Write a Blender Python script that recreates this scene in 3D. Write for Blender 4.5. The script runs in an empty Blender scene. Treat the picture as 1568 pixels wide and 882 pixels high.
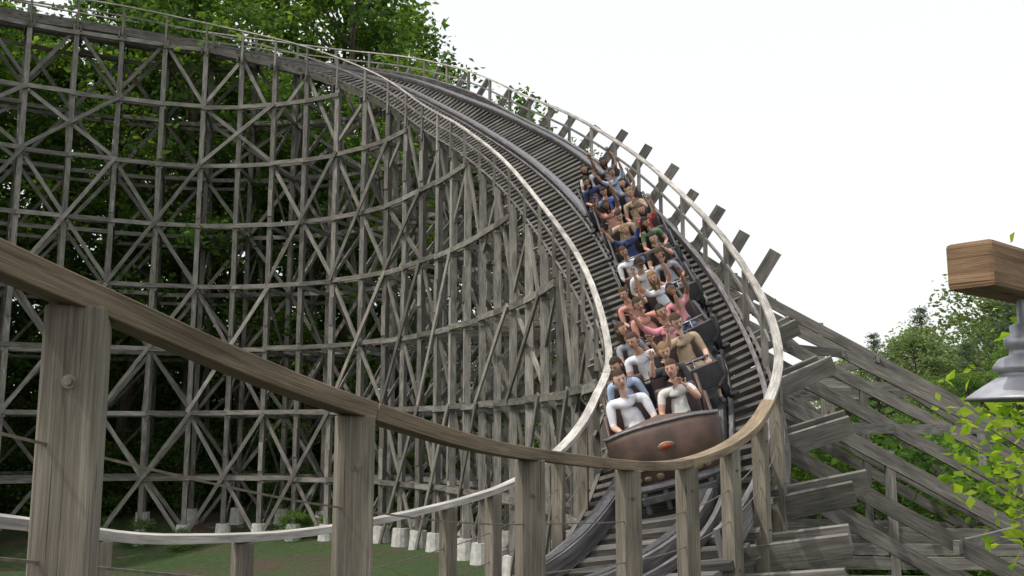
import bpy, bmesh, math, random
import numpy as np
from mathutils import Vector, Matrix
random.seed(7); rng=np.random.default_rng(7)
V=Vector
scene=bpy.context.scene
scene.view_settings.view_transform='Standard'
try: scene.view_settings.look='None'
except: pass
scene.view_settings.exposure=0

# ------------------------------------------------------------ camera
cam=bpy.data.cameras.new('camera'); camo=bpy.data.objects.new('camera',cam)
scene.collection.objects.link(camo); scene.camera=camo
cam.sensor_width=36; cam.lens=34.44; cam.clip_end=6000; cam.clip_start=0.05
camo.location=(0,0,0); camo.rotation_euler=(math.radians(90+8.5),0,0)

# ------------------------------------------------------------ world
w=bpy.data.worlds.new('World'); scene.world=w; w.use_nodes=True
nt=w.node_tree; nt.nodes.clear()
out=nt.nodes.new('ShaderNodeOutputWorld'); sky=nt.nodes.new('ShaderNodeTexSky')
sky.sky_type='NISHITA'; sky.sun_disc=False; sky.sun_elevation=math.radians(52); sky.sun_rotation=math.radians(235)
sky.dust_density=5
b1=nt.nodes.new('ShaderNodeBackground'); b1.inputs[1].default_value=0.05
b2=nt.nodes.new('ShaderNodeBackground'); b2.inputs[0].default_value=(1,1,1,1); b2.inputs[1].default_value=0.92
ad=nt.nodes.new('ShaderNodeAddShader')
nt.links.new(sky.outputs[0],b1.inputs[0]); nt.links.new(b1.outputs[0],ad.inputs[0]); nt.links.new(b2.outputs[0],ad.inputs[1]); nt.links.new(ad.outputs[0],out.inputs[0])
sl=bpy.data.lights.new('sun','SUN'); sl.energy=2.5; sl.angle=math.radians(0.6); sl.color=(1,0.95,0.87)
so=bpy.data.objects.new('sun',sl); scene.collection.objects.link(so)
sd=V((-0.62,-0.30,1.0)).normalized()
so.rotation_euler=sd.to_track_quat('Z','Y').to_euler()

# ------------------------------------------------------------ materials
def newmat(name):
    m=bpy.data.materials.new(name); m.use_nodes=True
    return m,m.node_tree,m.node_tree.nodes['Principled BSDF']
def ramp(nt,stops):
    r=nt.nodes.new('ShaderNodeValToRGB'); e=r.color_ramp.elements
    while len(e)<len(stops): e.new(0.5)
    for i,(p,c) in enumerate(stops): e[i].position=p; e[i].color=(*c,1)
    return r
def wood(name,dark,mid,light,bump=0.4,rough=0.8,grain=26,knots=False,detail=3):
    m,nt,b=newmat(name)
    uv=nt.nodes.new('ShaderNodeUVMap'); uv.uv_map='UVMap'
    mp=nt.nodes.new('ShaderNodeMapping'); mp.inputs['Scale'].default_value=(1.0,grain,1)
    n=nt.nodes.new('ShaderNodeTexNoise'); n.noise_dimensions='2D'; n.inputs['Scale'].default_value=2.2; n.inputs['Detail'].default_value=detail; n.inputs['Roughness'].default_value=0.7
    if knots: n.inputs['Distortion'].default_value=0.5
    nt.links.new(uv.outputs[0],mp.inputs[0]); nt.links.new(mp.outputs[0],n.inputs['Vector'])
    r=ramp(nt,[(0.25,dark),(0.5,mid),(0.78,light)])
    nt.links.new(n.outputs[0],r.inputs[0])
    mp2=nt.nodes.new('ShaderNodeMapping'); mp2.inputs['Scale'].default_value=(0.9,4,1)
    n2=nt.nodes.new('ShaderNodeTexNoise'); n2.noise_dimensions='2D'; n2.inputs['Scale'].default_value=1.7; n2.inputs['Detail'].default_value=3
    nt.links.new(uv.outputs[0],mp2.inputs[0]); nt.links.new(mp2.outputs[0],n2.inputs['Vector'])
    at=nt.nodes.new('ShaderNodeAttribute'); at.attribute_name='tint'
    mr=nt.nodes.new('ShaderNodeMath'); mr.operation='MULTIPLY_ADD'; mr.inputs[1].default_value=1.4; mr.inputs[2].default_value=0.28
    nt.links.new(n2.outputs[0],mr.inputs[0])
    mu=nt.nodes.new('ShaderNodeMath'); mu.operation='MULTIPLY'
    nt.links.new(mr.outputs[0],mu.inputs[0]); nt.links.new(at.outputs['Fac'],mu.inputs[1])
    hsv=nt.nodes.new('ShaderNodeVectorMath'); hsv.operation='SCALE'
    src=r.outputs[0]
    if knots:
        mk=nt.nodes.new('ShaderNodeMapping'); mk.inputs['Scale'].default_value=(1.6,9,1)
        vo=nt.nodes.new('ShaderNodeTexVoronoi'); vo.inputs['Scale'].default_value=1.0
        nt.links.new(uv.outputs[0],mk.inputs[0]); nt.links.new(mk.outputs[0],vo.inputs['Vector'])
        rk_=ramp(nt,[(0.05,(1,1,1)),(0.13,(0,0,0))]); nt.links.new(vo.outputs['Distance'],rk_.inputs[0])
        mk2=nt.nodes.new('ShaderNodeMixRGB'); nt.links.new(rk_.outputs[0],mk2.inputs[0]); nt.links.new(r.outputs[0],mk2.inputs[1]); mk2.inputs[2].default_value=(*[c*.45 for c in dark],1); src=mk2.outputs[0]
        mc=nt.nodes.new('ShaderNodeMapping'); mc.inputs['Scale'].default_value=(0.7,60,1)
        nc=nt.nodes.new('ShaderNodeTexNoise'); nc.noise_dimensions='2D'; nc.inputs['Scale'].default_value=1.6; nc.inputs['Detail'].default_value=2
        nt.links.new(uv.outputs[0],mc.inputs[0]); nt.links.new(mc.outputs[0],nc.inputs['Vector'])
        rc=ramp(nt,[(0.25,(0.35,0.35,0.35)),(0.31,(1,1,1))]); nt.links.new(nc.outputs[0],rc.inputs[0])
        mm=nt.nodes.new('ShaderNodeMixRGB'); mm.blend_type='MULTIPLY'; mm.inputs[0].default_value=1; nt.links.new(src,mm.inputs[1]); nt.links.new(rc.outputs[0],mm.inputs[2]); src=mm.outputs[0]
    nt.links.new(src,hsv.inputs[0]); nt.links.new(mu.outputs[0],hsv.inputs['Scale'])
    nt.links.new(hsv.outputs[0],b.inputs['Base Color'])
    b.inputs['Roughness'].default_value=rough; b.inputs['Specular IOR Level'].default_value=.25
    if bump:
        bp=nt.nodes.new('ShaderNodeBump'); bp.inputs['Strength'].default_value=bump; bp.inputs['Distance'].default_value=0.01
        nt.links.new(n.outputs[0],bp.inputs['Height']); nt.links.new(bp.outputs[0],b.inputs['Normal'])
    return m
M_struct=wood('weathered_timber',(0.085,0.080,0.070),(0.172,0.164,0.146),(0.27,0.26,0.235),bump=0)  # weathered grey-brown, colour lifted to stand in for hazy glare
M_tie=wood('tie_timber',(0.045,0.042,0.038),(0.105,0.099,0.09),(0.18,0.172,0.158),bump=0)
M_dark=wood('dark_timber',(0.05,0.047,0.048),(0.105,0.10,0.102),(0.19,0.185,0.19),bump=.3)
M_rail=wood('sunlit_weathered_rail',(0.24,0.22,0.20),(0.39,0.37,0.335),(0.55,0.53,0.49),bump=0)  # weathered grey, painted lighter to carry the sun on the handrail tops
M_fence=wood('fence_timber',(0.085,0.074,0.056),(0.17,0.152,0.12),(0.26,0.238,0.195),bump=0.5,grain=42,knots=True,detail=6)
M_fencetop=wood('fence_top_timber',(0.10,0.070,0.043),(0.19,0.145,0.097),(0.29,0.235,0.17),bump=0.5,grain=42,knots=True,detail=6)  # brown timber, colour warmed for bounce light on the rail's underside
M_warm=wood('warm_timber',(0.10,0.055,0.028),(0.20,0.125,0.072),(0.29,0.195,0.12),bump=0.5,knots=True,detail=6)
def simple(name,col,rough=0.6,metal=0.0,noise=0.15,scale=8,coat=0):
    m,nt,b=newmat(name)
    tc=nt.nodes.new('ShaderNodeTexCoord'); n=nt.nodes.new('ShaderNodeTexNoise'); n.inputs['Scale'].default_value=scale; n.inputs['Detail'].default_value=3
    nt.links.new(tc.outputs['Object'],n.inputs['Vector'])
    r=ramp(nt,[(0.3,tuple(c*(1-noise) for c in col)),(0.7,tuple(min(1,c*(1+noise)) for c in col))])
    nt.links.new(n.outputs[0],r.inputs[0]); nt.links.new(r.outputs[0],b.inputs['Base Color'])
    b.inputs['Roughness'].default_value=rough; b.inputs['Metallic'].default_value=metal
    b.inputs['Coat Weight'].default_value=coat
    return m
M_steel=simple('worn_steel',(0.20,0.20,0.21),0.4,0.8,0.3,20)
M_galv=simple('galvanised_metal',(0.34,0.35,0.38),0.5,0.6,0.3,9)
M_bolt=simple('rusty_bolt',(0.20,0.17,0.14),0.6,0.5,0.3,30)
M_conc=simple('concrete',(0.45,0.45,0.42),0.9,0,0.25,5)
M_black=simple('black_rubber',(0.03,0.03,0.033),0.6,0,0.2)
M_carbrown=simple('brown_car_paint',(0.085,0.052,0.040),0.5,0.05,0.45,4,0.05)
M_cardark=simple('dark_car_body',(0.06,0.058,0.064),0.55,0.1,0.25,4)
M_frame=simple('grey_steel_frame',(0.15,0.15,0.155),0.5,0.5,0.3,10)
M_seat=simple('dark_vinyl_seat',(0.055,0.035,0.034),0.5,0,0.15)
M_brass=simple('aged_brass',(0.28,0.21,0.13),0.5,0.6,0.25)
M_cream=simple('cream_paint',(0.62,0.55,0.38),0.5,0,0.1)
M_red=simple('red_paint',(0.30,0.04,0.03),0.4,0,0.1)
def leafmat(name,c1,c2,c3,trans=0.45):
    m,nt,b=newmat(name); nt.nodes.remove(b)
    at=nt.nodes.new('ShaderNodeAttribute'); at.attribute_name='tint'
    oi=nt.nodes.new('ShaderNodeObjectInfo')
    ad=nt.nodes.new('ShaderNodeMath'); ad.operation='MULTIPLY_ADD'; ad.inputs[1].default_value=0.3; 
    nt.links.new(oi.outputs['Random'],ad.inputs[0]); nt.links.new(at.outputs['Fac'],ad.inputs[2])
    r=ramp(nt,[(0.1,c1),(0.6,c2),(1.15/1.3,c3)])
    df=nt.nodes.new('ShaderNodeBsdfDiffuse')
    nt.links.new(ad.outputs[0],r.inputs[0]); nt.links.new(r.outputs[0],df.inputs[0])
    tr=nt.nodes.new('ShaderNodeBsdfTranslucent'); 
    g=nt.nodes.new('ShaderNodeVectorMath'); g.operation='MULTIPLY'; g.inputs[1].default_value=(1.9,1.8,0.8)
    nt.links.new(r.outputs[0],g.inputs[0]); nt.links.new(g.outputs[0],tr.inputs[0])
    mx=nt.nodes.new('ShaderNodeMixShader'); mx.inputs[0].default_value=trans
    nt.links.new(df.outputs[0],mx.inputs[1]); nt.links.new(tr.outputs[0],mx.inputs[2])
    nt.links.new(mx.outputs[0],nt.nodes['Material Output'].inputs[0])
    return m
M_leaf=leafmat('forest_leaves',(0.035,0.075,0.025),(0.085,0.155,0.045),(0.16,0.26,0.07),.48)
M_leafy=leafmat('young_leaves',(0.08,0.17,0.02),(0.16,0.28,0.03),(0.26,0.36,0.05),0.55)
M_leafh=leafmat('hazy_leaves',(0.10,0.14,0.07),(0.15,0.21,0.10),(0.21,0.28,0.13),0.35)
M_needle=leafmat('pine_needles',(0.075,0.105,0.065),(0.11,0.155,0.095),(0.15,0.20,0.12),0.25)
M_bark=simple('bark',(0.085,0.07,0.052),0.9,0,0.4,3)

# ------------------------------------------------------------ object helpers
def link(o,parent=None):
    scene.collection.objects.link(o)
    if parent is not None: o.parent=parent
    return o
def empty(name,loc=(0,0,0)):
    e=bpy.data.objects.new(name,None); e.location=loc; return link(e)
class Wd:
    def __init__(s): s.v=[];s.f=[];s.uv=[];s.t=[]
    def beam(s,p,q,w,h,up=(0,0,1),tint=None,ext=0.0):
        p=V(p);q=V(q);a=q-p;L=a.length
        if L<1e-4:return
        a/=L; p=p-a*ext;q=q+a*ext;L+=2*ext
        sd_=a.cross(V(up))
        if sd_.length<1e-3: sd_=a.cross(V((1,0,0)))
        sd_.normalize(); u=sd_.cross(a)
        b=len(s.v); o=random.random()*50; o2=random.random()*50
        for e in (p,q):
            for sx,sz in((-1,-1),(1,-1),(1,1),(-1,1)): s.v.append(e+sd_*(sx*w/2)+u*(sz*h/2))
        s.f+=[(b,b+3,b+2,b+1),(b+4,b+5,b+6,b+7)]
        s.uv+=[(o,o2),(o,o2+h),(o+w,o2+h),(o+w,o2)]; s.uv+=[(o,o2),(o+w,o2),(o+w,o2+h),(o,o2+h)]
        acc=0
        for i in range(4):
            j=(i+1)%4; d=w if i%2==0 else h
            s.f.append((b+i,b+j,b+4+j,b+4+i)); s.uv+=[(o,o2+acc),(o,o2+acc+d),(o+L,o2+acc+d),(o+L,o2+acc)]
            acc+=d
        tt=tint if tint is not None else (random.uniform(0.6,1.25) if random.random()>.05 else random.uniform(1.3,1.8))
        s.t+=[tt]*8
    def sweep(s,pts,lats,w,h,tint=1.0):
        b=len(s.v); n=len(pts); o2=random.random()*50
        L=[0]
        for i in range(1,n): L.append(L[-1]+(pts[i]-pts[i-1]).length)
        for i in range(n):
            a=(pts[min(i+1,n-1)]-pts[max(i-1,0)]).normalized(); l=lats[i]; l=(l-a*l.dot(a)).normalized(); u=a.cross(l)
            if u.z<0:u=-u
            for sx,sz in((-1,-1),(1,-1),(1,1),(-1,1)): s.v.append(pts[i]+l*(sx*w/2)+u*(sz*h/2))
            s.t+=[tint]*4
        for i in range(n-1):
            acc=0
            for k in range(4):
                j=(k+1)%4; d=w if k%2==0 else h; c=b+i*4
                s.f.append((c+k,c+j,c+4+j,c+4+k)); s.uv+=[(L[i],o2+acc),(L[i],o2+acc+d),(L[i+1],o2+acc+d),(L[i+1],o2+acc)]
                acc+=d
        e=b+(n-1)*4
        s.f+=[(b,b+3,b+2,b+1),(e,e+1,e+2,e+3)]; s.uv+=[(0,0),(0,h),(w,h),(w,0)]*2
    def obj(s,name,mat,parent=None,bevel=0):
        me=bpy.data.meshes.new(name); me.from_pydata([tuple(x) for x in s.v],[],s.f)
        ul=me.uv_layers.new(name='UVMap'); ul.data.foreach_set('uv',np.array(s.uv,dtype=np.float32).ravel())
        at=me.attributes.new('tint','FLOAT','POINT'); at.data.foreach_set('value',np.array(s.t,dtype=np.float32))
        bm=bmesh.new(); bm.from_mesh(me); bmesh.ops.recalc_face_normals(bm,faces=bm.faces); bm.to_mesh(me); bm.free()
        me.materials.append(mat)
        o=bpy.data.objects.new(name,me); link(o,parent)
        if bevel:
            md=o.modifiers.new('bevel','BEVEL'); md.width=bevel; md.segments=2; md.limit_method='ANGLE'
        return o

# ------------------------------------------------------------ terrain
def sm(x): x=max(0,min(1,x)); return x*x*(3-2*x)
def gz(x,y):
    g=-4.5+0.25*math.sin(x*0.21+1)*math.cos(y*0.17)-1.0*sm((-x-5)/12)*sm((50-y)/8)
    r=math.hypot(x-2,y+1); g+=3.0*sm(1-(r-3.5)/5)
    if y>46: g+=8.0*sm((y-46)/50)*sm((22-x)/40+0.2)
    return g
def axis_pts(lo,hi,fine_lo,fine_hi,step):
    a=list(np.arange(fine_lo,fine_hi,step)); d=step;x=fine_lo
    L=[]
    while x>lo: d*=1.35; x-=d; L.append(x)
    R=[];x=a[-1];d=step
    while x<hi: d*=1.35; x+=d; R.append(x)
    return L[::-1]+a+R
xs=axis_pts(-2500,2500,-50,50,1.2); ys=axis_pts(-300,4000,-10,95,1.2)
gv=[(x,y,gz(x,y)+0.06*(math.sin(x*1.9+y)*math.cos(y*1.3))) for y in ys for x in xs]; nx=len(xs)
gf=[(j*nx+i,j*nx+i+1,(j+1)*nx+i+1,(j+1)*nx+i) for j in range(len(ys)-1) for i in range(nx-1)]
me=bpy.data.meshes.new('ground'); me.from_pydata(gv,[],gf)
for p in me.polygons:p.use_smooth=True
go=link(bpy.data.objects.new('ground',me))
m,nt,b=newmat('grass_and_leaf_litter')
tc=nt.nodes.new('ShaderNodeTexCoord')
n=nt.nodes.new('ShaderNodeTexNoise'); n.inputs['Scale'].default_value=0.22; n.inputs['Detail'].default_value=7; n.inputs['Roughness'].default_value=0.75
n2=nt.nodes.new('ShaderNodeTexNoise'); n2.inputs['Scale'].default_value=5; n2.inputs['Detail'].default_value=7; n2.inputs['Roughness'].default_value=.75
for q in(n,n2): nt.links.new(tc.outputs['Object'],q.inputs['Vector'])
r1=ramp(nt,[(0.3,(0.02,0.045,0.012)),(0.7,(0.075,0.13,0.03))]); r2=ramp(nt,[(0.3,(0.035,0.026,0.018)),(0.7,(0.14,0.10,0.068))]); rm=ramp(nt,[(0.48,(0,0,0)),(0.60,(1,1,1))])
nt.links.new(n2.outputs[0],r1.inputs[0]); nt.links.new(n2.outputs[0],r2.inputs[0]); nt.links.new(n.outputs[0],rm.inputs[0])
mx=nt.nodes.new('ShaderNodeMixRGB'); nt.links.new(rm.outputs[0],mx.inputs[0]); nt.links.new(r1.outputs[0],mx.inputs[1]); nt.links.new(r2.outputs[0],mx.inputs[2]); nt.links.new(mx.outputs[0],b.inputs['Base Color'])
b.inputs['Roughness'].default_value=0.95
bp=nt.nodes.new('ShaderNodeBump'); bp.inputs['Distance'].default_value=0.15; nt.links.new(n2.outputs[0],bp.inputs['Height']); nt.links.new(bp.outputs[0],b.inputs['Normal'])
me.materials.append(m)

# ------------------------------------------------------------ track layout (outer / inner handrail lines, metres)
OUT=[(-34,37,20.6),(-30,41.3,20.8),(-25.1,45.2,21.1),(-20.6,47.9,21.2),(-15.5,49.4,21.0),(-9.4,48.7,19.9),(-5.0,45.9,18.3),(-1.8,41.6,15.9),(0.4,36.9,13.2),(2.2,31.7,10.5),(3.6,27,7.8),(4.3,21.5,4.85),(4.25,17.2,2.75),(3.7,13.6,1.2),(2.75,11,0.17),(1.56,8.9,-.25),(.11,6.1,-.12),(-.68,4.1,.12),(-1.23,2.57,.40),(-1.8,.9,.75),(-2.7,-1,1.1)]
IN=[(-31.5,35.5,19.8),(-28,39,20.1),(-23.6,42.8,20.5),(-19.4,45.1,20.7),(-15,46.6,20.3),(-10.2,45.7,18.8),(-6.25,43.1,16.4),(-3.65,39.4,13.6),(-2.0,36.2,11.7),(-.4,32,9.25),(.8,27.5,6.6),(1.6,22,3.85),(1.7,17.3,1.55),(1.15,13.9,.45),(.55,11.8,-.2),(-.2,10.7,-.6),(-1.5,8.7,-.8),(-2.2,6.6,-.68),(-2.45,5,-.44),(-2.9,3,-.1),(-4,1,.3)]
OUT=[V(p) for p in OUT]; IN=[V(p) for p in IN]; NP=len(OUT)
def cr(P,t):
    i=int(min(max(t,0),NP-1.0001)); f=t-i
    p0=P[max(i-1,0)];p1=P[i];p2=P[min(i+1,NP-1)];p3=P[min(i+2,NP-1)]
    return 0.5*((2*p1)+(p2-p0)*f+(2*p0-5*p1+4*p2-p3)*f*f+(3*p1-p0-3*p2+p3)*f**3)
HR=1.05
def shift(t): return 0.62*sm((t-3)/3)*(1-sm((t-9.3)/3.9))-0.16*sm((t-10)/2.5)
def fr(t):
    i=cr(IN,t);o=cr(OUT,t); dz=V((0,0,HR)); I=i-dz;O=o-dz
    L=(O-I); hw=L.length/2; L=L.normalized(); C=(I+O)/2+L*shift(t)
    T=(cr(IN,t+.02)+cr(OUT,t+.02)-cr(IN,t-.02)-cr(OUT,t-.02)).normalized()
    T=(T-L*T.dot(L)).normalized(); N=T.cross(L)
    return C,L,T,N,hw,i,o,I,O
ts=np.linspace(0,NP-1.01,1600); C=[fr(t)[0] for t in ts]; arc=[0]
for i in range(1,len(C)): arc.append(arc[-1]+(C[i]-C[i-1]).length)
arc=np.array(arc)
def t_at(s): return float(np.interp(s,arc,ts))
def s_at(t): return float(np.interp(t,ts,arc))

coaster=empty('wooden_roller_coaster')
fence=empty('wooden_fence')
s0=s_at(0.05); s1=s_at(12.9); nb=int((s1-s0)/2.05)
bt=[t_at(s0+(s1-s0)*i/nb) for i in range(nb+1)]
near=[13.5,14.0,14.5,15.0,15.45,16.0,16.97,17.93,19.0]
near_in=[13.4,14.0,14.6,15.0,15.35,16.6,17.55,18.5,19.4]
cols=Wd();led=Wd();brc=Wd();ties=Wd();joi=Wd();rails=Wd();hpost=Wd();foot=[]
CW=.22
def lev(z,g): return int((z-0.6-g)//3.0)
def jit(a=.05): return V((random.uniform(-a,a),random.uniform(-a,a),random.uniform(-a,a)))
B=[]
for idx,t in enumerate(bt+near):
    C_,L,T,N,hw,i,o,I,O=fr(t); nearb=idx>=len(bt)
    gi=gz(I.x,I.y); go_=gz(O.x,O.y)
    cw=CW if t<10 else 0.17
    Lh=V((L.x,L.y,0)).normalized()
    Ip=I+L*0.15; Op=O-L*0.1
    if not nearb:
        cols.beam(V((Ip.x,Ip.y,gi)),V((Ip.x,Ip.y,Ip.z-.3)),cw,cw*1.1,up=Lh)
        cols.beam(V((Op.x,Op.y,go_)),V((Op.x,Op.y,Op.z-.3)),cw,cw*1.1,up=Lh)
        foot+=[(Ip.x,Ip.y,gi)]
        if t<9: foot+=[(Op.x,Op.y,go_)]
        for zz in (3.2,9.4,15.1):
            z=-4.7+zz+random.uniform(-.6,.6)
            if z<Ip.z-2: cols.beam(V((Ip.x,Ip.y,z))-Lh*(cw*.55+.02),V((Ip.x,Ip.y,z+1.3))-Lh*(cw*.55+.02),.2,.05,up=Lh)
    B.append(dict(t=t,I=Ip,O=Op,L=L,Lh=Lh,T=T,N=N,near=nearb,H=Op.z-go_))
    for sgn in (-1,1):
        off=T*(sgn*0.14)
        joi.beam(I-L*random.uniform(.15,.35)-N*0.42+off,O+L*(random.uniform(.8,1.05) if t>11.5 else .25)-N*0.42+off,0.07,0.30,up=N)
    if t<11.6:
        base=O-N*0.35+L*0.1+T*0.25
        d=(Lh*random.uniform(.5,.66)+V((0,0,.85))).normalized()
        brc.beam(base-d*0.5,base+d*random.uniform(1.1,1.45),0.09,0.26,up=Lh,tint=random.uniform(.5,.8))
    if not nearb:
        hpost.beam(I-V((0,0,.5)),i-V((0,0,.05)),0.10,0.10,up=L)
        if t<12.9: hpost.beam(O-V((0,0,.5)),o-V((0,0,.05)),0.10,0.10,up=L)
nbb=len(bt)
for line in ('I','O'):
    for a in range(nbb-1):
        A=B[a][line];Bb=B[a+1][line]
        nl=lev(min(A.z,Bb.z),-4.7)
        for k in range(1,nl+2):
            z=-4.7+3.0*k-0.3
            if z<min(A.z,Bb.z)-0.3:
                side=-B[a]['Lh']*0.15 if line=='I' else B[a]['Lh']*0.15
                j=random.uniform(-.04,.04)
                led.beam(V((A.x,A.y,z+j))+side,V((Bb.x,Bb.y,z+j))+side,0.08,0.2,ext=.1)
                if (a+k)%3==0: led.beam(V((A.x,A.y,z))-side,V((Bb.x,Bb.y,z))-side,0.08,0.2,ext=.1)
    for a in range(0,nbb-2,2):
        A=B[a][line];Bb=B[a+2][line]
        nl=lev(min(A.z,Bb.z),-4.7)
        for k in range(0,nl,2):
            top=min(k+2,nl); z0=-4.7+3*k-.2;z1=-4.7+3*top-.3
            if (a//2+k//2)%4==3 and line=='I': continue
            side=-B[a]['Lh']*0.22 if line=='I' else B[a]['Lh']*0.22
            brc.beam(V((A.x,A.y,z0))+side+jit(),V((Bb.x,Bb.y,z1))+side+jit(),0.07,0.18,ext=random.uniform(.0,.2))
            brc.beam(V((A.x,A.y,z1))-side*.2+jit(),V((Bb.x,Bb.y,z0))-side*.2+jit(),0.07,0.18,ext=random.uniform(0,.2))
    for a in range(0,nbb-1):
        A=B[a][line];Bb=B[a+1][line]
        if A.z>0 and a%2==0: brc.beam(V((A.x,A.y,A.z-3.2)),V((Bb.x,Bb.y,Bb.z-.4)),0.07,0.17)
        elif A.z>0: brc.beam(V((A.x,A.y,A.z-.4)),V((Bb.x,Bb.y,Bb.z-3.2)),0.07,0.17)
rk=[]
for a in range(nbb):
    b_=B[a];I=b_['I'];O=b_['O'];H=b_['H'];t=b_['t'];Lh=b_['Lh']
    nl=lev(I.z,-4.7)
    for k in range(1,nl+1):
        z=-4.7+3*k-.45; off=b_['T']*0.14; off.z=0
        led.beam(V((I.x,I.y,z))+off,V((O.x,O.y,z))+off,0.07,0.19,ext=.15)
        zz=z-3
        if k%2: brc.beam(V((I.x,I.y,zz+.2))-off,V((O.x,O.y,z))-off,0.06,0.17)
        else: brc.beam(V((O.x,O.y,zz+.2))-off,V((I.x,I.y,z))-off,0.06,0.17)
    wide=sm((t-9.0)/2.0); ratio=0.3+1.5*wide
    top=V((O.x,O.y,O.z-.4)); D=H*ratio; nr=1 if wide<.3 else 3
    if nr==3 and a%2==1 and t<12.2: nr=1
    for r_ in range(nr):
        tp=top-V((0,0,1.35*r_)); hh=tp.z-gz((tp+Lh*D).x,(tp+Lh*D).y); 
        if hh<1: continue
        ft=tp+Lh*(hh*ratio); ft.z=tp.z-hh
        cols.beam(tp,ft,0.12 if wide>.3 else .2,0.22 if wide>.3 else .2,up=(0,0,1),tint=random.uniform(.55,1.05))
        if r_==0: rk.append((a,tp,ft,hh,ratio))
        if nr>1: foot.append((ft.x,ft.y,ft.z))
    nl=lev(O.z,-4.7)
    for k in range(1,nl+1):
        z=-4.7+3*k-.3; 
        if z>top.z-.5: continue
        q=top+Lh*((top.z-z)*ratio); q.z=z
        led.beam(V((O.x,O.y,z)),q,0.07,0.19,ext=.15)
        z2=z-3
        if ratio<1.2: brc.beam(V((O.x,O.y,z2+.2)),q,0.07,0.17)
    if ratio>1 and a%2==0:
        for f_ in (.22,.45,.68):
            p_=top.lerp(rk[-1][2],f_); brc.beam(p_+V((0,0,-2.8 if p_.z-2.8>-4.6 else -(p_.z+4.6))),p_+V((0,0,.15)),0.1,0.14,up=Lh)
for a in range(len(rk)-1):
    A=rk[a];Bq=rk[a+1]
    for k in range(1,8):
        z=-4.7+3*k-.3 if A[4]<1 else -4.7+1.6*k
        if z>A[1].z-.3 or z>Bq[1].z-.3: continue
        p=A[1].lerp(A[2],(A[1].z-z)/max(A[3],.1)); q=Bq[1].lerp(Bq[2],(Bq[1].z-z)/max(Bq[3],.1))
        led.beam(p,q,0.08,0.17,ext=.2)
        if A[4]<1 and a%2==0 and k<6 and z+3<min(A[1].z,Bq[1].z)-.5:
            q2=Bq[1].lerp(Bq[2],(Bq[1].z-z-3)/max(Bq[3],.1)); brc.beam(p,q2,0.07,0.16)
# deck
s=s_at(0.05); send=s_at(19.5)
while s<send:
    t=t_at(s); C_,L,T,N,hw,i,o,I,O=fr(t)
    ties.beam(I-L*0.02-N*0.08+L*random.uniform(-.05,.05),O+L*0.02-N*.08,0.15,0.08,up=N,tint=random.uniform(.6,1.35))
    s+=(0.36 if t>5 else .45)+random.uniform(-.02,.02)
def curve_pts(f,dn,t0,t1,n,base='C'):
    P=[];Ls=[]
    for t in np.linspace(t0,t1,n):
        C_,L,T,N,hw,i,o,I,O=fr(t); q=C_ if base=='C' else (I if base=='I' else O); P.append(q+L*f+N*dn); Ls.append(L)
    return P,Ls
GA=0.62
steel=Wd()
for sg in(-1,1):
    for l in range(3):
        P,Ls=curve_pts(sg*GA,-0.005+.073*l,0.05,19.5,260); rails.sweep(P,Ls,0.20+(.014 if l%2 else 0),0.070,tint=(1.1,.8,1.25)[l])
    P,Ls=curve_pts(sg*(GA-.02),0.185,0.05,19.5,260); steel.sweep(P,Ls,0.11,0.015)
    P,Ls=curve_pts(sg*(GA+.18),0.0,0.05,19.5,260); rails.sweep(P,Ls,0.06,0.10,tint=1.4)
    P,Ls=curve_pts(sg*GA,-0.26,0.05,19.5,240); rails.sweep(P,Ls,0.10,0.27)
P,Ls=curve_pts(-.12,0.10,0.05,14.5,240,'O'); rails.sweep(P,Ls,0.07,0.30,tint=1.5)
for f,bs in ((.3,'I'),(-.3,'O')):
    P,Ls=curve_pts(f,-0.26,0.05,19.5,240,bs); rails.sweep(P,Ls,0.10,0.27)
P,Ls=curve_pts(.02,-0.22,0.05,19.5,240,'I'); led.sweep(P,Ls,0.06,0.38,tint=.7)
P,Ls=curve_pts(0,-0.20,0.05,13.5,240,'O'); led.sweep(P,Ls,0.06,0.34,tint=.8)
hr=Wd()
def hp(Pl,t0,t1,n,dz=0,dl=0):
    P=[];Ls=[]
    for t in np.linspace(t0,t1,n):
        f_=fr(t); P.append(cr(Pl,t)+V((0,0,dz))+f_[1]*dl); Ls.append(V((f_[1].x,f_[1].y,0)).normalized())
    return P,Ls
def boards(Pl,ta,tb,w_,h_,wd,seglen=4.1):
    s=s_at(ta)
    while s<s_at(tb)-.01:
        e=min(s+seglen*random.uniform(.9,1.1),s_at(tb)); 
        if s_at(tb)-e<1: e=s_at(tb)
        P,Ls=hp(Pl,t_at(s),t_at(e-.012),14,random.uniform(-.004,.004)); wd.sweep(P,Ls,w_,h_,tint=random.uniform(.8,1.2)); s=e
boards(IN,0.05,19.6,.12,.055,hr); boards(OUT,0.05,13.76,.12,.055,hr)
for Pl,t1 in((IN,13.0),(OUT,12.5)):
    P,Ls=hp(Pl,0.05,t1,220,-.5); hpost.sweep(P,Ls,0.04,0.07)
hr.obj('handrail',M_rail,coaster)
cols.obj('columns',M_struct,coaster); led.obj('ledgers',M_struct,coaster); brc.obj('cross_braces',M_struct,coaster)
ties.obj('ties',M_tie,coaster); joi.obj('joists',M_struct,coaster); rails.obj('track_stringers',M_dark,coaster); hpost.obj('handrail_posts',M_struct,coaster)
steel.obj('running_rails',M_steel,coaster)
bm=bmesh.new()
for (x,y,z) in foot:
    bmesh.ops.create_cone(bm,cap_ends=True,segments=12,radius1=.42,radius2=.33,depth=1.0,matrix=Matrix.Translation((x,y,z+.2)))
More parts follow.
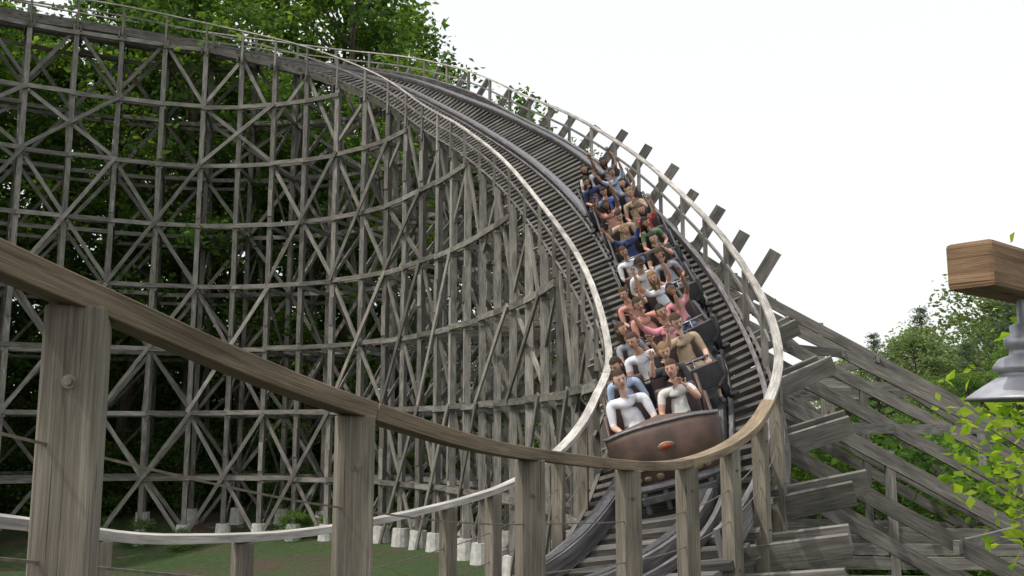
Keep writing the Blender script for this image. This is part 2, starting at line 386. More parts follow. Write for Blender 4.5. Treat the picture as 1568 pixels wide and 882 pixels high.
me=bpy.data.meshes.new('footings'); bm.to_mesh(me); bm.free(); me.materials.append(M_conc); link(bpy.data.objects.new('concrete_footings',me),coaster)
fp=Wd();ft=Wd();bolts=bmesh.new(); cab=Wd()
for t in near:
    f_=fr(t); o=f_[6]; Lh=V((f_[1].x,f_[1].y,0)).normalized(); Lh=Matrix.Rotation(math.radians(-14),3,'Z')@Lh; g=gz(o.x,o.y)
    fp.beam(V((o.x,o.y,g-.3)),o-V((0,0,.034)),0.15,0.15,up=Lh,tint=random.uniform(.95,1.2))
    for dz in (-.24,-1.2):
        bmesh.ops.create_cone(bolts,cap_ends=True,segments=8,radius1=.010,radius2=.010,depth=.19,matrix=Matrix.Translation(o+V((0,0,dz)))@Lh.to_track_quat('Z','Y').to_matrix().to_4x4())
        bmesh.ops.create_cone(bolts,cap_ends=True,segments=8,radius1=.020,radius2=.020,depth=.158,matrix=Matrix.Translation(o+V((0,0,dz)))@Lh.to_track_quat('Z','Y').to_matrix().to_4x4())
for t in near_in:
    f_=fr(t); i=f_[5]; Lh=V((f_[1].x,f_[1].y,0)).normalized(); g=gz(i.x,i.y)
    fp.beam(V((i.x,i.y,g-.3)),i-V((0,0,.034)),0.135,0.135,up=Lh,tint=random.uniform(.85,1.15))
for ta,tb,tn_ in ((13.75,15.0,1.3),(15.003,16.93,1.05),(16.937,19.6,.95)):
    P,Ls=hp(OUT,ta,tb,60); ft.sweep(P,Ls,0.15,0.075,tint=tn_)
ft.obj('top_rail',M_fencetop,fence,0.006)
fp.obj('posts',M_fence,fence,0.008)
me=bpy.data.meshes.new('bolts'); bolts.to_mesh(me); bolts.free(); me.materials.append(M_bolt); link(bpy.data.objects.new('bolts',me),fence)
for Pl,t0 in((OUT,13.0),(IN,13.0)):
    for dz in(-.42,-.72):
        P,Ls=hp(Pl,t0,19.5,120,dz); cab.sweep(P,Ls,0.008,0.008)
cab.obj('cables',M_bolt,fence)

# ------------------------------------------------------------ people
def skin_obj(verts,edges,radii,root=0,sub=1,roots=None):
    me=bpy.data.meshes.new('sk'); me.from_pydata(verts,edges,[]); o=bpy.data.objects.new('sk',me); scene.collection.objects.link(o)
    md=o.modifiers.new('skin','SKIN'); md.use_smooth_shade=True; md.branch_smoothing=0.6
    if not me.skin_vertices: me.skin_vertices.new()
    sv=me.skin_vertices[0].data
    for k,r in enumerate(radii): sv[k].radius=r if isinstance(r,tuple) else (r,r); sv[k].use_root=False
    for r in (roots or [root]): sv[r].use_root=True
    s_=o.modifiers.new('sub','SUBSURF'); s_.levels=sub; s_.render_levels=sub
    dg=bpy.context.evaluated_depsgraph_get(); dg.update()
    r=bpy.data.meshes.new_from_object(o.evaluated_get(dg)); bpy.data.objects.remove(o); return r
ARM=dict(bar=((.245,.10,.26),(.17,.36,.24)),up=((.27,.06,.72),(.25,.10,.97)),fwdup=((.25,.2,.52),(.22,.30,.76)),rest=((.25,.02,.25),(.12,.24,.19)),face=((.24,.17,.36),(.11,.19,.56)),wide=((.33,.05,.66),(.42,.08,.90)))
def rider_mesh(name,pose,hair='short',build=1.0,sleeve=0.5,yaw=0,tiltf=0,lean=0):
    nodes={};rad={}
    def sh_(p):
        p=V(p); p.x+=lean*p.z; return p
    def N_(n,p,r): nodes[n]=sh_(p);rad[n]=r
    bd=build
    N_('pelvis',(0,0,.12),(.15*bd,.12*bd)); N_('waist',(0,-.01,.27),(.135*bd,.105*bd)); N_('chest',(0,0,.42),(.16*bd,.115*bd)); N_('upper',(0,.01,.50),(.13*bd,.09)); N_('nbase',(0,.015,.565),(.06,.06)); N_('neck',(0,.03,.63),(.052,.052)); N_('skull',(0,.04,.69),(.05,.05))
    E=[('pelvis','waist','T'),('waist','chest','T'),('chest','upper','T'),('upper','nbase','T'),('nbase','neck','K'),('neck','skull','K')]
    wr={}
    for sx,ps,sd in((1,pose[0],'R'),(-1,pose[1],'L')):
        el,wrp=ARM[ps]
        sh=V((.185*bd*sx,.0,.50)); el=V((el[0]*sx,el[1],el[2])); wrp=V((wrp[0]*sx,wrp[1],wrp[2]))
        N_('sh'+sd,sh,.068*bd); N_('ua'+sd,sh.lerp(el,.5),.053*bd); N_('el'+sd,el,.042); N_('fa'+sd,el.lerp(wrp,.35),.041); N_('wr'+sd,wrp,.027)
        E+=[('upper','sh'+sd,'T'),('sh'+sd,'ua'+sd,'T'),('ua'+sd,'el'+sd,'S'),('el'+sd,'fa'+sd,'A'),('fa'+sd,'wr'+sd,'A')]
        wr[sd]=(sh_(wrp),(wrp-el).normalized(),ps)
        N_('hp'+sd,(.095*sx,.06,.09),.095*bd); N_('th'+sd,(.115*sx,.25,.11),.08*bd); N_('kn'+sd,(.13*sx,.45,.12),.058); N_('cf'+sd,(.13*sx,.49,-.06),.055); N_('an'+sd,(.13*sx,.50,-.28),.036); N_('ft'+sd,(.14*sx,.62,-.32),.04)
        E+=[('pelvis','hp'+sd,'P'),('hp'+sd,'th'+sd,'P'),('th'+sd,'kn'+sd,'P'),('kn'+sd,'cf'+sd,'A'),('cf'+sd,'an'+sd,'A'),('an'+sd,'ft'+sd,'B')]
    nm=list(nodes); ix={n:i for i,n in enumerate(nm)}
    body=skin_obj([tuple(nodes[n]) for n in nm],[(ix[a],ix[b]) for a,b,c in E],[rad[n] for n in nm],ix['pelvis'],1)
    matid={'T':0,'S':0 if sleeve>.6 else 1,'K':1,'A':1,'P':2,'B':4}
    bm=bmesh.new(); bm.from_mesh(body)
    segs=[(nodes[a],nodes[b],matid[c]) for a,b,c in E]
    for f in bm.faces:
        c=f.calc_center_median(); best=9;mi=0
        for a,b,mm in segs:
            ab=b-a; tt=max(0,min(1,(c-a).dot(ab)/ab.length_squared)); d=(c-(a+ab*tt)).length
            if d<best: best=d;mi=mm
        f.material_index=mi; f.smooth=True
    for sd,(wp,d,ps) in wr.items():
        sx=1 if sd=='R' else -1
        side=d.cross(V((0,0,1)) if abs(d.z)<.8 else V((0,1,0))).normalized(); nrm=side.cross(d).normalized()
        if nrm.z>0 and abs(d.z)<.8: nrm=-nrm
        if abs(d.z)>=.8 and nrm.y<0: nrm=-nrm
        pv=[wp-d*.02,wp+d*.035,wp+d*.085]; vs=[tuple(p) for p in pv]; es=[(0,1),(1,2)]; rs=[(.024,.02),(.038,.018),(.04,.014)]; roots=[0]
        curl=1.0 if ps in('bar','rest') else .25
        for k,(o_,ln) in enumerate(((-.03,.068),(-.010,.078),(.011,.073),(.030,.058))):
            p=wp+d*.07+side*o_; b0=len(vs); vs.append(tuple(p)); rs.append(.010)
            dd=d.copy()
            for q in range(3):
                ang=(.55*curl+.08*k)*(1 if q else .5); dd=(dd*math.cos(ang)+nrm*math.sin(ang)).normalized()
                p=p+dd*ln*(.5 if q==0 else .38); vs.append(tuple(p)); rs.append(.0095-.001*q); es.append((len(vs)-2,len(vs)-1))
            roots.append(b0)
        p=wp+d*.03-side*sx*.025; b0=len(vs); vs.append(tuple(p));rs.append(.012)
        dd=(d*.6-side*sx*.8+nrm*.2).normalized()
        for q in range(2):
            p=p+dd*.034; vs.append(tuple(p)); rs.append(.0105); es.append((len(vs)-2,len(vs)-1)); dd=(dd+d*.5+nrm*.3*curl).normalized()
        roots.append(b0)
        h=skin_obj(vs,es,rs,0,1,roots); n0=len(bm.faces); bm.from_mesh(h); bm.faces.ensure_lookup_table()
        for f in bm.faces[n0:]: f.material_index=1; f.smooth=True
    hc=V((lean*.775,.05,.775))
    R=Matrix.Translation(hc)@Matrix.Rotation(yaw,4,'Z')@Matrix.Rotation(tiltf,4,'X')
    def addpart(fn,mi):
        t_=bmesh.new(); fn(t_); 
        for f in t_.faces: f.material_index=mi; f.smooth=True
        bmesh.ops.transform(t_,matrix=R,verts=t_.verts); mm=bpy.data.meshes.new('x'); t_.to_mesh(mm); t_.free(); bm.from_mesh(mm); bpy.data.meshes.remove(mm)
    def skull(b_):
        bmesh.ops.create_uvsphere(b_,u_segments=20,v_segments=14,radius=1)
        for v in b_.verts:
            x,y,z=v.co; k=1-.30*max(0,-z)**1.3; 
            y2=y*.098*(1-.12*max(0,-z)) if y>0 else y*.10*(1-.25*max(0,-z)); 
            if y>0 and z<-.3: y2+=.010*(-z)
            v.co=(x*.077*k,y2,z*.118)
            if y>.6 and -.05<z<.3 and .2<abs(x)<.6: v.co.y-=.006
    addpart(skull,1)
    addpart(lambda b_:bmesh.ops.create_cone(b_,cap_ends=True,segments=8,radius1=.017,radius2=.006,depth=.045,matrix=Matrix.Translation((0,.101,-.012))@Matrix.Rotation(math.radians(-18),4,'X')),1)
    for sx in(-1,1):
        addpart(lambda b_:bmesh.ops.create_uvsphere(b_,u_segments=8,v_segments=6,radius=1,matrix=Matrix.Translation((sx*.078,-.005,0))@Matrix.Diagonal((.010,.02,.032,1))),1)
        addpart(lambda b_:bmesh.ops.create_uvsphere(b_,u_segments=8,v_segments=6,radius=1,matrix=Matrix.Translation((sx*.030,.086,.012))@Matrix.Diagonal((.012,.008,.006,1))),5)
        addpart(lambda b_:bmesh.ops.create_cube(b_,size=1,matrix=Matrix.Translation((sx*.031,.090,.030))@Matrix.Diagonal((.030,.006,.005,1))),3)
    addpart(lambda b_:bmesh.ops.create_uvsphere(b_,u_segments=10,v_segments=6,radius=1,matrix=Matrix.Translation((0,.088,-.055))@Matrix.Diagonal((.024,.010,.010 if hair!='long' else .016,1))),6)
    def hairf(b_):
        bmesh.ops.create_uvsphere(b_,u_segments=24,v_segments=18,radius=1)
        for v in b_.verts:
            x,y,z=v.co; j=1+.05*math.sin(x*19+z*13)*math.cos(y*17)
            s_=1.09*j
            v.co=(x*.077*s_,y*.101*s_-.008,z*.118*s_+.003)
            if hair=='long' and y<.15 and z<0: v.co.z-=.12*(-z); v.co.y-=.01; v.co.x*=1+.25*(-z)
        dl=[f for f in b_.faces if (lambda c:(c.y>0.022 and c.z<.062) or (hair!='long' and c.z<-.045))(f.calc_center_median())]
        bmesh.ops.delete(b_,geom=dl,context='FACES')
    addpart(hairf,3)
    if hair=='cap':
        addpart(lambda b_:bmesh.ops.create_cone(b_,cap_ends=True,segments=18,radius1=.085,radius2=.08,depth=.012,matrix=Matrix.Translation((0,.07,.065))),3)
    me=bpy.data.meshes.new(name); bm.to_mesh(me); bm.free()
    return me
skins=[simple('skin_%d'%i,c,.55,0,.06,6) for i,c in enumerate([(0.52,0.31,0.225),(0.58,0.37,0.28),(0.42,0.24,0.16),(0.22,0.12,0.075)])]
def cloth(n,c): return simple(n,c,.85,0,.12,14)
shirts=[cloth('shirt_'+n,c) for n,c in [('white',(.68,.69,.74)),('offwhite',(.6,.59,.57)),('black',(.03,.03,.035)),('pink',(.65,.27,.31)),('blue',(.08,.16,.42)),('green',(.10,.20,.10)),('grey',(.28,.29,.33)),('salmon',(.6,.28,.23)),('navy',(.04,.06,.16)),('lightblue',(.36,.46,.62)),('red',(.5,.06,.05)),('tan',(.42,.32,.22))]]
sh_i=dict(white=0,offwhite=1,black=2,pink=3,blue=4,green=5,grey=6,salmon=7,navy=8,lightblue=9,red=10,tan=11)
hairs=[cloth('hair_'+n,c) for n,c in [('black',(.015,.012,.01)),('brown',(.06,.032,.018)),('darkbrown',(.03,.018,.012)),('darkbrown2',(.04,.025,.016)),('blond',(.22,.14,.06))]]
shorts=cloth('shorts_khaki',(.22,.18,.13)); denim=cloth('denim',(.05,.08,.15)); shoe=cloth('shoe',(.08,.08,.08)); eyem=simple('eye',(.03,.02,.02),.3); lip=simple('lips',(.30,.09,.08),.5)
variants=[rider_mesh('rider_a',('bar','bar'),'short',1.08,.8,0.25,0,.06),
 rider_mesh('rider_b',('bar','face'),'short',1.0,.4,-.35,.1,-.05),
 rider_mesh('rider_c',('bar','rest'),'long',.92,.4,.5,-.05,.08),
 rider_mesh('rider_d',('fwdup','bar'),'short',1.05,.8,0,-.2,-.05),
 rider_mesh('rider_e',('up','up'),'long',.92,.4,-.1,.1,.04),
 rider_mesh('rider_f',('rest','bar'),'cap',1.12,.8,.3,-.3,-.08),
 rider_mesh('rider_g',('bar','fwdup'),'short',1.05,.4,-.5,.05,.08),
 rider_mesh('rider_h',('wide','up'),'short',1.05,.8,.2,.15,-.06),
 rider_mesh('rider_i',('rest','rest'),'long',.95,.8,-.6,-.25,.08),
 rider_mesh('rider_j',('bar','up'),'long',.9,.4,.1,.2,.0)]
def put_rider(vi,M,shirt,skin,hair,pants):
    me=variants[vi]
    if not me.materials:
        for m_ in (shirts[0],skins[0],shorts,hairs[0],shoe,eyem,lip): me.materials.append(m_)
    o=link(bpy.data.objects.new('roller_coaster_rider',me))
    for k,m_ in enumerate((shirt,skin,pants,hair,shoe,eyem,lip)):
        o.material_slots[k].link='OBJECT'; o.material_slots[k].material=m_
    o.matrix_world=M
    return o

# ------------------------------------------------------------ train
def bobj(name,bm,mat,parent,bevel=0,smooth=True):
    me=bpy.data.meshes.new(name); bm.to_mesh(me); bm.free(); me.materials.append(mat)
    if smooth:
        for p in me.polygons:p.use_smooth=True
    o=bpy.data.objects.new(name,me); link(o,parent)
    return o
def box(bm,c,s,rot=None):
    m=Matrix.Translation(c)
    if rot is not None: m=m@rot
    bmesh.ops.create_cube(bm,size=1,matrix=m@Matrix.Diagonal((*s,1)))
meshcache={}
def car(M,lead):
    e=empty('roller_coaster_car'); 
    def part(name,fn,mat,bevel=0,smooth=False):
        key=name+str(lead)
        if key not in meshcache:
            bm=bmesh.new(); fn(bm); me=bpy.data.meshes.new(name); bm.to_mesh(me); bm.free(); me.materials.append(mat)
            if smooth:
                for p in me.polygons:p.use_smooth=True
            meshcache[key]=me
        o=bpy.data.objects.new(name,meshcache[key]); link(o,e)
        if bevel:
            md=o.modifiers.new('b','BEVEL'); md.width=bevel; md.segments=3; md.limit_method='ANGLE'
    def chassis(b):
        box(b,(0,0,.22),(.95,2.05,.12)); box(b,(0,1.15,.2),(.12,.35,.08))
        for y in(-.72,.72): box(b,(0,y,.16),(1.3,.10,.10))
    part('chassis',chassis,M_frame,.015)
    def wheels(b):
        for y in(-.72,.72):
            for x in(-.62,.62):
                bmesh.ops.create_cone(b,cap_ends=True,segments=20,radius1=.15,radius2=.15,depth=.08,matrix=Matrix.Translation((x,y,.15))@Matrix.Rotation(math.pi/2,4,'Y'))
                bmesh.ops.create_cone(b,cap_ends=True,segments=14,radius1=.07,radius2=.05,depth=.12,matrix=Matrix.Translation((x*1.02,y,.15))@Matrix.Rotation(math.pi/2,4,'Y'))
                bmesh.ops.create_cone(b,cap_ends=True,segments=14,radius1=.08,radius2=.08,depth=.06,matrix=Matrix.Translation((x*1.18,y,.0)))
    part('wheels',wheels,M_black)
    def tub(b):
        st=np.linspace(-1.08,1.08,19); prof=[]
        for y in st:
            top=.60+.12*math.cos((y+.05)*2*math.pi/1.08)
            ring=[]
            for sx in(-1,1):
                r=[(sx*.50,.27),(sx*.64,.32),(sx*.69,.45),(sx*.70,top),(sx*.66,top+.015),(sx*.645,top-.02),(sx*.64,.45),(sx*.5,.33)]
                ring.append([b.verts.new((a,y,z)) for a,z in r])
            prof.append(ring)
        for i in range(len(prof)-1):
            for sdx in(0,1):
                A=prof[i][sdx];B_=prof[i+1][sdx]
                for k in range(len(A)-1): b.faces.new((A[k],A[k+1],B_[k+1],B_[k]))
        for ring in(prof[0],prof[-1]):
            for A in ring: b.faces.new(A)
        bmesh.ops.recalc_face_normals(b,faces=b.faces)
    part('side_panels',tub,M_carbrown if lead else M_cardark,0,True)
    part('floor',lambda b:box(b,(0,0,.30),(1.1,2.14,.04)),M_cardark)
    def seats(b):
        for y in(-.72,.36):
            for x in(-.31,.31):
                box(b,(x,y+.12,.47),(.56,.44,.13)); box(b,(x,y-.16,.74),(.54,.11,.46),Matrix.Rotation(math.radians(10),4,'X'))
    part('seats',seats,M_seat,.045,True)
    def bars(b):
        for y in(-.72,.36):
            for x in(-.30,.30):
                bmesh.ops.create_cone(b,cap_ends=True,segments=10,radius1=.022,radius2=.022,depth=.5,matrix=Matrix.Translation((x,y+.50,.74))@Matrix.Rotation(math.pi/2,4,'Y'))
                bmesh.ops.create_cone(b,cap_ends=True,segments=10,radius1=.018,radius2=.018,depth=.42,matrix=Matrix.Translation((x,y+.57,.54))@Matrix.Rotation(math.radians(18),4,'X'))
    part('lap_bars',bars,M_steel,0,True)
    def bulk(b):
        box(b,(0,1.03,.50),(1.24,.05,.36)); box(b,(0,-1.05,.55),(1.24,.05,.45)); box(b,(0,.02,.5),(1.22,.05,.36))
    part('bulkheads',bulk,M_cardark,.02)
    if lead:
        def cs(a,f):
            wd=.70*(1-.12*(1-f)**2); dp=(.34*math.sin(math.pi*min(1,.30+.50*f)))
            return V((wd*math.copysign(abs(math.sin(a))**.6,math.sin(a)),1.06+dp*max(0,math.cos(a))**.6,.12+.76*f-.09*abs(math.sin(a))**2*f))
        def nose(b):
            nu,nv=21,9; g=[]
            for j in range(nv): g.append([b.verts.new(cs(-math.pi/2+math.pi*i/(nu-1),j/(nv-1))) for i in range(nu)])
            for j in range(nv-1):
                for i in range(nu-1): b.faces.new((g[j][i],g[j][i+1],g[j+1][i+1],g[j+1][i]))
            c=b.verts.new((0,1.04,.90))
            for i in range(nu-1): b.faces.new((g[-1][i],g[-1][i+1],c))
            bmesh.ops.recalc_face_normals(b,faces=b.faces)
        part('front_cowl',nose,M_carbrown,0,True)
        def tubealong(b,f,r,out_):
            n_=20
            pts=[cs(-1.45+2.9*i/n_,f)+V((0,out_,0)) for i in range(n_+1)]
            for p,q in zip(pts,pts[1:]):
                d=q-p; bmesh.ops.create_cone(b,cap_ends=False,segments=8,radius1=r,radius2=r,depth=d.length*1.08,matrix=Matrix.Translation((p+q)/2)@d.to_track_quat('Z','Y').to_matrix().to_4x4())
        part('bumper',lambda b:(tubealong(b,.04,.05,.03),box(b,(0,1.25,.02),(.9,.36,.08)),[bmesh.ops.create_cone(b,cap_ends=True,segments=10,radius1=.035,radius2=.035,depth=.25,matrix=Matrix.Translation((x_,1.38,-.02))) for x_ in (-.4,-.15,.15,.4)]),M_frame,0,False)
        part('cowl_rim',lambda b:tubealong(b,.99,.022,0),M_frame,0,True)
        part('brass_trim',lambda b:tubealong(b,.36,.012,.005),M_brass,0,True)
        def em(b):
            for a,f,sx,sz in((0,.64,.11,.06),(-.5,.2,.04,.035),(-.3,.2,.05,.035),(-.1,.2,.05,.045),(.1,.2,.05,.045),(.3,.2,.05,.035),(.5,.2,.04,.035)):
                p=cs(a,f); bmesh.ops.create_uvsphere(b,u_segments=14,v_segments=8,radius=1,matrix=Matrix.Translation(p)@Matrix.Diagonal((sx,.018,sz,1)))
        part('emblem',em,M_brass,0,True)
        part('emblem_centre',lambda b:bmesh.ops.create_uvsphere(b,u_segments=14,v_segments=8,radius=1,matrix=Matrix.Translation(cs(0,.64)+V((0,.008,0)))@Matrix.Diagonal((.07,.018,.035,1))),M_red,0,True)
    e.matrix_world=M
    return e
sF=s_at(13.2)
sc='white offwhite lightblue black white tan grey pink salmon pink salmon white offwhite grey white black navy green tan red salmon tan blue grey navy lightblue white grey'.split()
vi_list=[0,1,8,3,6,3,2,7,0,9,6,4,5,8,0,1,7,2,3,9,4,1,3,4,8,7,9,4]
random.seed(5)
kk=0
for c in range(7):
    s=sF-c*2.42; t=t_at(s); C_,L,T,N,hw,i,o,I,O=fr(t)
    org=C_+N*0.195
    M=Matrix((( -L.x,T.x,N.x,org.x),(-L.y,T.y,N.y,org.y),(-L.z,T.z,N.z,org.z),(0,0,0,1)))
    car(M,c==0)
    for y in(.36,-.72):
        for x in(.29,-.29):
            Mr=M@Matrix.Translation((x,y+.06,.44))@Matrix.Rotation(random.uniform(-.15,.15),4,'Z')@Matrix.Rotation(random.uniform(-.10,.10),4,'X')@Matrix.Scale(random.uniform(1.02,1.12),4)
            put_rider(vi_list[kk],Mr,shirts[sh_i[sc[kk]]],skins[0 if random.random()<.5 else random.choice([1,1,2,3])],random.choice(hairs),random.choice((shorts,denim)))
            kk+=1

# ------------------------------------------------------------ foliage
def leaf_cards(centers,size,tint,rngs,flat=.5,aspect=.55):
    n=len(centers)
    a=rngs.normal(size=(n,3)); a[:,2]*=flat; a/=np.linalg.norm(a,axis=1)[:,None]
    r=rngs.normal(size=(n,3)); b=np.cross(a,r); b/=np.linalg.norm(b,axis=1)[:,None]
    sz=size*(rngs.uniform(.6,1.3,size=n))[:,None]
    c=centers; nrm=np.cross(a,b)
    v=np.stack([c-a*sz*.5,c+b*sz*aspect*.5-a*sz*.05+nrm*sz*.08,c+a*sz*.5,c-b*sz*aspect*.5-a*sz*.05+nrm*sz*.08],axis=1).reshape(-1,3)
    f=np.arange(4*n).reshape(n,4)
    return v,f,np.repeat(tint,4)
def mesh_np(name,v,f,tint,mat,extra=None):
    me=bpy.data.meshes.new(name)
    nv=len(v);nf=len(f)
    mats=[mat]; fl=[tuple(x) for x in f]; vl=v
    if extra is not None:
        ev,ef=extra; vl=np.concatenate([v,np.array(ev)]); fl+= [tuple(i+nv for i in q) for q in ef]; tint=np.concatenate([tint,np.ones(len(ev))*.5]); mats.append(M_bark)
    me.from_pydata(vl.tolist(),[],fl)
    at=me.attributes.new('tint','FLOAT','POINT'); at.data.foreach_set('value',tint.astype(np.float32))
    for m_ in mats: me.materials.append(m_)
    if extra is not None:
        mi=np.zeros(len(fl),dtype=np.int32); mi[nf:]=1; me.polygons.foreach_set('material_index',mi)
    me.update(); return me
def tube(ev,ef,pts,rads,seg=7):
    b=len(ev); pts=[V(p) for p in pts]
    for i,p in enumerate(pts):
        d=(pts[min(i+1,len(pts)-1)]-pts[max(i-1,0)]).normalized(); s=d.cross(V((.3,.9,.1))).normalized(); u=d.cross(s)
        for k in range(seg):
            a=2*math.pi*k/seg; q=p+(s*math.cos(a)+u*math.sin(a))*rads[i]; ev.append(tuple(q))
    for i in range(len(pts)-1):
        for k in range(seg): j=(k+1)%seg; ef.append((b+i*seg+k,b+i*seg+j,b+(i+1)*seg+j,b+(i+1)*seg+k))
def decid(name,H,R,base,ncl,nl,ls,seed,mat=M_leaf,sig=1.0):
    g=np.random.default_rng(seed); ev=[];ef=[]
    tp=[(0,0,-.5)]; x=y=0
    for i in range(1,8):
        x+=g.normal()*.18*H/25; y+=g.normal()*.18*H/25; tp.append((x,y,H*.92*i/7))
    tube(ev,ef,tp,[.34*H/25*(1-.86*i/7)+.02 for i in range(8)],9)
    cs=[];tn=[]
    for k in range(ncl):
        f=base+(1-base)*g.uniform()**.85; u=(f-base)/(1-base)
        rr=R*(math.sin(math.pi*min(1,.18+.80*u))**.7)*g.uniform(.25,1)**.5; a=g.uniform(0,2*math.pi)
        c=np.array([rr*math.cos(a),rr*math.sin(a),f*H])
        z0=max(.15*H,f*H-rr*.6-1); jf=z0/(H*.92)*7; ji=min(6,int(jf)); tpz=V(tp[ji]).lerp(V(tp[ji+1]),min(1,jf-ji))
        if k%2==0: tube(ev,ef,[tpz,tpz.lerp(V(c),.5)+V((0,0,.25)),V(c)],[.09*H/25,.05*H/25,.015],5)
        n_=int(nl*g.uniform(.5,1.4)); p=g.normal(size=(n_,3))*np.array([sig,sig,sig*.5])*g.uniform(.6,1.2)
        cs.append(c+p); tn.append(np.clip(g.uniform(.1,.75)+g.normal(size=n_)*.12+p[:,2]*.12,0,1))
    c=np.concatenate(cs); t=np.concatenate(tn)
    v,f,t=leaf_cards(c,ls,t,g)
    return mesh_np(name,v,f,t,mat,(ev,ef))
def pine(name,H,seed):
    g=np.random.default_rng(seed); ev=[];ef=[]; tube(ev,ef,[(0,0,-.5),(0.1,0,H*.5),(0,.1,H)],[.25,.16,.03],8)
    cs=[];tn=[]
    z=H*.25
    while z<H:
        rr=min((H-z)*.42,3.2)*g.uniform(.7,1.1)+.3; nb_=g.integers(3,6)
        for k in range(nb_):
            a=g.uniform(0,6.28); L=rr*g.uniform(.5,1.2); e=np.array([math.cos(a)*L,math.sin(a)*L,z+.25*L])
            tube(ev,ef,[(0,0,z),tuple(e)],[.05,.015],4)
            m_=int(60*L)+25; q=g.uniform(.3,1.05,size=m_)[:,None]; p=np.array([0,0,z])+(e-np.array([0,0,z]))*q+g.normal(size=(m_,3))*np.array([.34,.34,.2])
            cs.append(p); tn.append(np.clip(g.uniform(.1,.7)+g.normal(size=m_)*.1,0,1))
        z+=g.uniform(.5,1.0)
    c=np.concatenate(cs);t=np.concatenate(tn); v,f,t=leaf_cards(c,.36,t,g,.6,.3); return mesh_np(name,v,f,t,M_needle,(ev,ef))
TA=decid('tree_a',30,6.2,.18,105,90,.46,1,sig=.85); TB=decid('tree_b',27,5.5,.25,95,90,.43,2,sig=.8); TC=decid('tree_c',22,5,.12,85,90,.38,3,sig=.7)
BU=decid('bush_a',3.2,2.2,.05,36,80,.22,4,sig=.5)
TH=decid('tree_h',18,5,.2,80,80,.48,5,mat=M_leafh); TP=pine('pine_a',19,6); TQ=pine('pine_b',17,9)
forest=empty('forest')
def inst(me,name,x,y,s,parent,dz=0,sz=None):
    o=bpy.data.objects.new(name,me); link(o,parent); o.location=(x,y,gz(x,y)+dz); o.rotation_euler=(random.uniform(-.04,.04),random.uniform(-.04,.04),random.uniform(0,6.28)); o.scale=(s,s,sz or s*random.uniform(.92,1.08)); return o
random.seed(11)
for row,(y0,n_,x0,x1) in enumerate(((56,11,-50,-9),(66,11,-56,-6))):
    for k in range(n_):
        x=x0+(x1-x0)*(k+random.uniform(.2,.8))/n_; y=y0+random.uniform(-3,3)
        inst(random.choice((TA,TB,TA,TC)),'tree',x,y,random.uniform(.95,1.2),forest)
for k in range(13):
    inst(TC,'tree',-66+5*k+random.uniform(-1,1),77+random.uniform(-3,3),random.uniform(1.0,1.25),forest)
for (x,y,s,me_) in ((-5.5,56,.95,TB),(-2.5,60,.88,TB),(0.3,58,1.06,TC),(2.8,62,1.06,TC),(-4,68,.9,TB),(-11,52.5,.95,TC),(-31,50,1.0,TA),(-38,46,1.05,TA),(-40,38,1.0,TB),(5.0,67,.98,TC)):
    inst(me_,'tree',x,y,s,forest)
under=empty('undergrowth')
for k in range(60):
    x=random.uniform(-46,5); y=random.uniform(50,64); inst(BU,'bush',x,y,random.uniform(.6,1.5),under)
for k in range(34):
    x=random.uniform(-70,6); y=random.uniform(70,92); inst(BU,'bush',x,y,random.uniform(1.3,2.4),under)
for k in range(26):
    x=random.uniform(-34,2); y=random.uniform(45,50); inst(BU,'bush',x,y,random.uniform(.15,.4),under)
for k in range(60):
    y=random.uniform(22,70); x=y*random.uniform(.27,.62); inst(BU,'bush',x,y,random.uniform(.7,1.5),under)
dist=empty('distant_trees')
for k in range(42):
    x=random.uniform(30,95); y=random.uniform(80,110)
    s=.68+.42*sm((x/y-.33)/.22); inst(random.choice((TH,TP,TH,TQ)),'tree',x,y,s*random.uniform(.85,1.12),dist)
for k in range(45):
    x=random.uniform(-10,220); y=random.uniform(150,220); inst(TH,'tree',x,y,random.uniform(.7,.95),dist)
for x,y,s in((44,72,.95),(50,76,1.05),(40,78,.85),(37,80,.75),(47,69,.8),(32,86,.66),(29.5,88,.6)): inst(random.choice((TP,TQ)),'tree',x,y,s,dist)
for x,y,s in((20,48,.32),(24,52,.36),(28,55,.42),(32,60,.5),(17,50,.28)): inst(TC,'tree',x,y,s,dist)

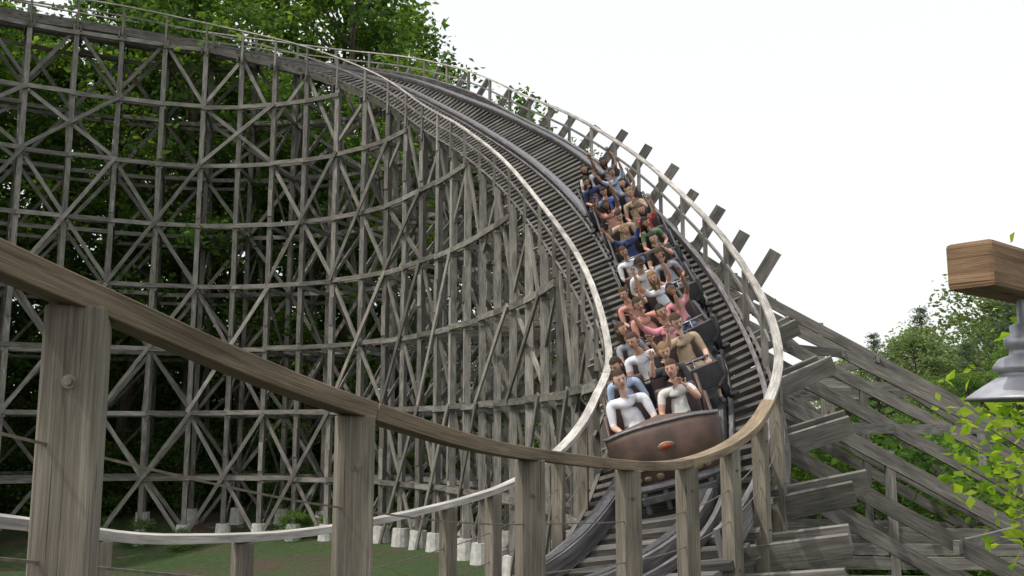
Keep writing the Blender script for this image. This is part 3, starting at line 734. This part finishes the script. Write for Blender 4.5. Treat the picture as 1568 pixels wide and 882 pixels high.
# foreground sapling on the right
g=np.random.default_rng(21); ev=[];ef=[];cs=[];tn=[]
tr=[(5.6,8.6,gz(5.6,8.6)-.2),(5.5,8.5,-2.5),(5.3,8.4,-1),(5.2,8.3,.5),(5.25,8.3,2.2)]
tube(ev,ef,tr,[.06,.05,.04,.03,.012],7)
for k,(a,e) in enumerate((((5.4,8.45,-1.9),(4.1,8.0,-.55)),((5.35,8.4,-1.4),(3.75,8.3,-.25)),((5.3,8.4,-1),(3.75,7.8,.05)),((5.2,8.3,-.2),(3.95,8.2,.45)),((5.2,8.3,.0),(4.1,7.6,.75)),((5.4,8.4,-1.7),(4.3,7.6,-.9)),((5.5,8.5,-2.2),(4.0,8.2,-1.3)),((5.2,8.3,1.),(4.6,8.,1.9)),((5.3,8.4,-1.2),(4.2,8.9,-.2)),((5.3,8.4,-.9),(4.5,9.2,.1)),((5.4,8.4,-1.6),(4.5,9.0,-.6)),((5.4,8.4,-2.0),(4.4,8.8,-1.1)),((5.2,8.3,-.5),(4.0,8.6,.25)))):
    a=V(a);e=V(e); mid=a.lerp(e,.5)+V((0,0,.12)); tube(ev,ef,[a,mid,e],[.02,.012,.004],5)
    for q in range(85):
        f=g.uniform(.25,1.05); p=(a.lerp(mid,f*2) if f<.5 else mid.lerp(e,(f-.5)*2)); cs.append(np.array(p)+g.normal(size=3)*np.array([.17,.17,.12])); tn.append(g.uniform(.1,1))
v,f,t=leaf_cards(np.array(cs),.12,np.array(tn),g,.5,.62)
link(bpy.data.objects.new('maple_sapling',mesh_np('maple_sapling',v,f,t,M_leafy,(ev,ef))))

# ------------------------------------------------------------ lamp on timber arm
lamp=empty('hanging_barn_lamp')
L_=Wd(); d=V((.75,.66,0)).normalized(); e0=V((1.80,3.80,.66))
L_.beam(e0,e0+d*1.9,.19,.19,tint=1); 
L_.obj('timber_arm',M_warm,lamp,.018)
pw=Wd(); pp=e0+d*1.75; pw.beam(V((pp.x,pp.y,gz(pp.x,pp.y)-.3)),V((pp.x,pp.y,1.1)),.2,.2,up=d); pw.beam(pp-V((0,0,.7)),pp-d*.6-V((0,0,.1)),.1,.12); pw.obj('post',M_struct,lamp,.012)
lc=e0+d*.47-V((0,0,.095))
bm=bmesh.new()
prof=[(.018,0),(.018,-.10),(.05,-.11),(.05,-.15),(.075,-.16),(.075,-.20),(.055,-.21),(.06,-.235),(.10,-.25),(.125,-.28),(.13,-.30),(.10,-.305),(.105,-.325),(.17,-.365),(.235,-.41),(.245,-.425),(.235,-.42),(.16,-.375),(.05,-.33)]
seg=40; rows=[]
for r,z in prof: rows.append([bm.verts.new((r*math.cos(2*math.pi*k/seg),r*math.sin(2*math.pi*k/seg),z)) for k in range(seg)])
for a in range(len(rows)-1):
    for k in range(seg): bm.faces.new((rows[a][k],rows[a][(k+1)%seg],rows[a+1][(k+1)%seg],rows[a+1][k]))
bmesh.ops.recalc_face_normals(bm,faces=bm.faces)
o=bobj('lamp_shade',bm,M_galv,lamp); o.location=lc
bm=bmesh.new(); bmesh.ops.create_uvsphere(bm,u_segments=16,v_segments=10,radius=.05); o=bobj('bulb',bm,M_cream,lamp); o.location=lc-V((0,0,.37))
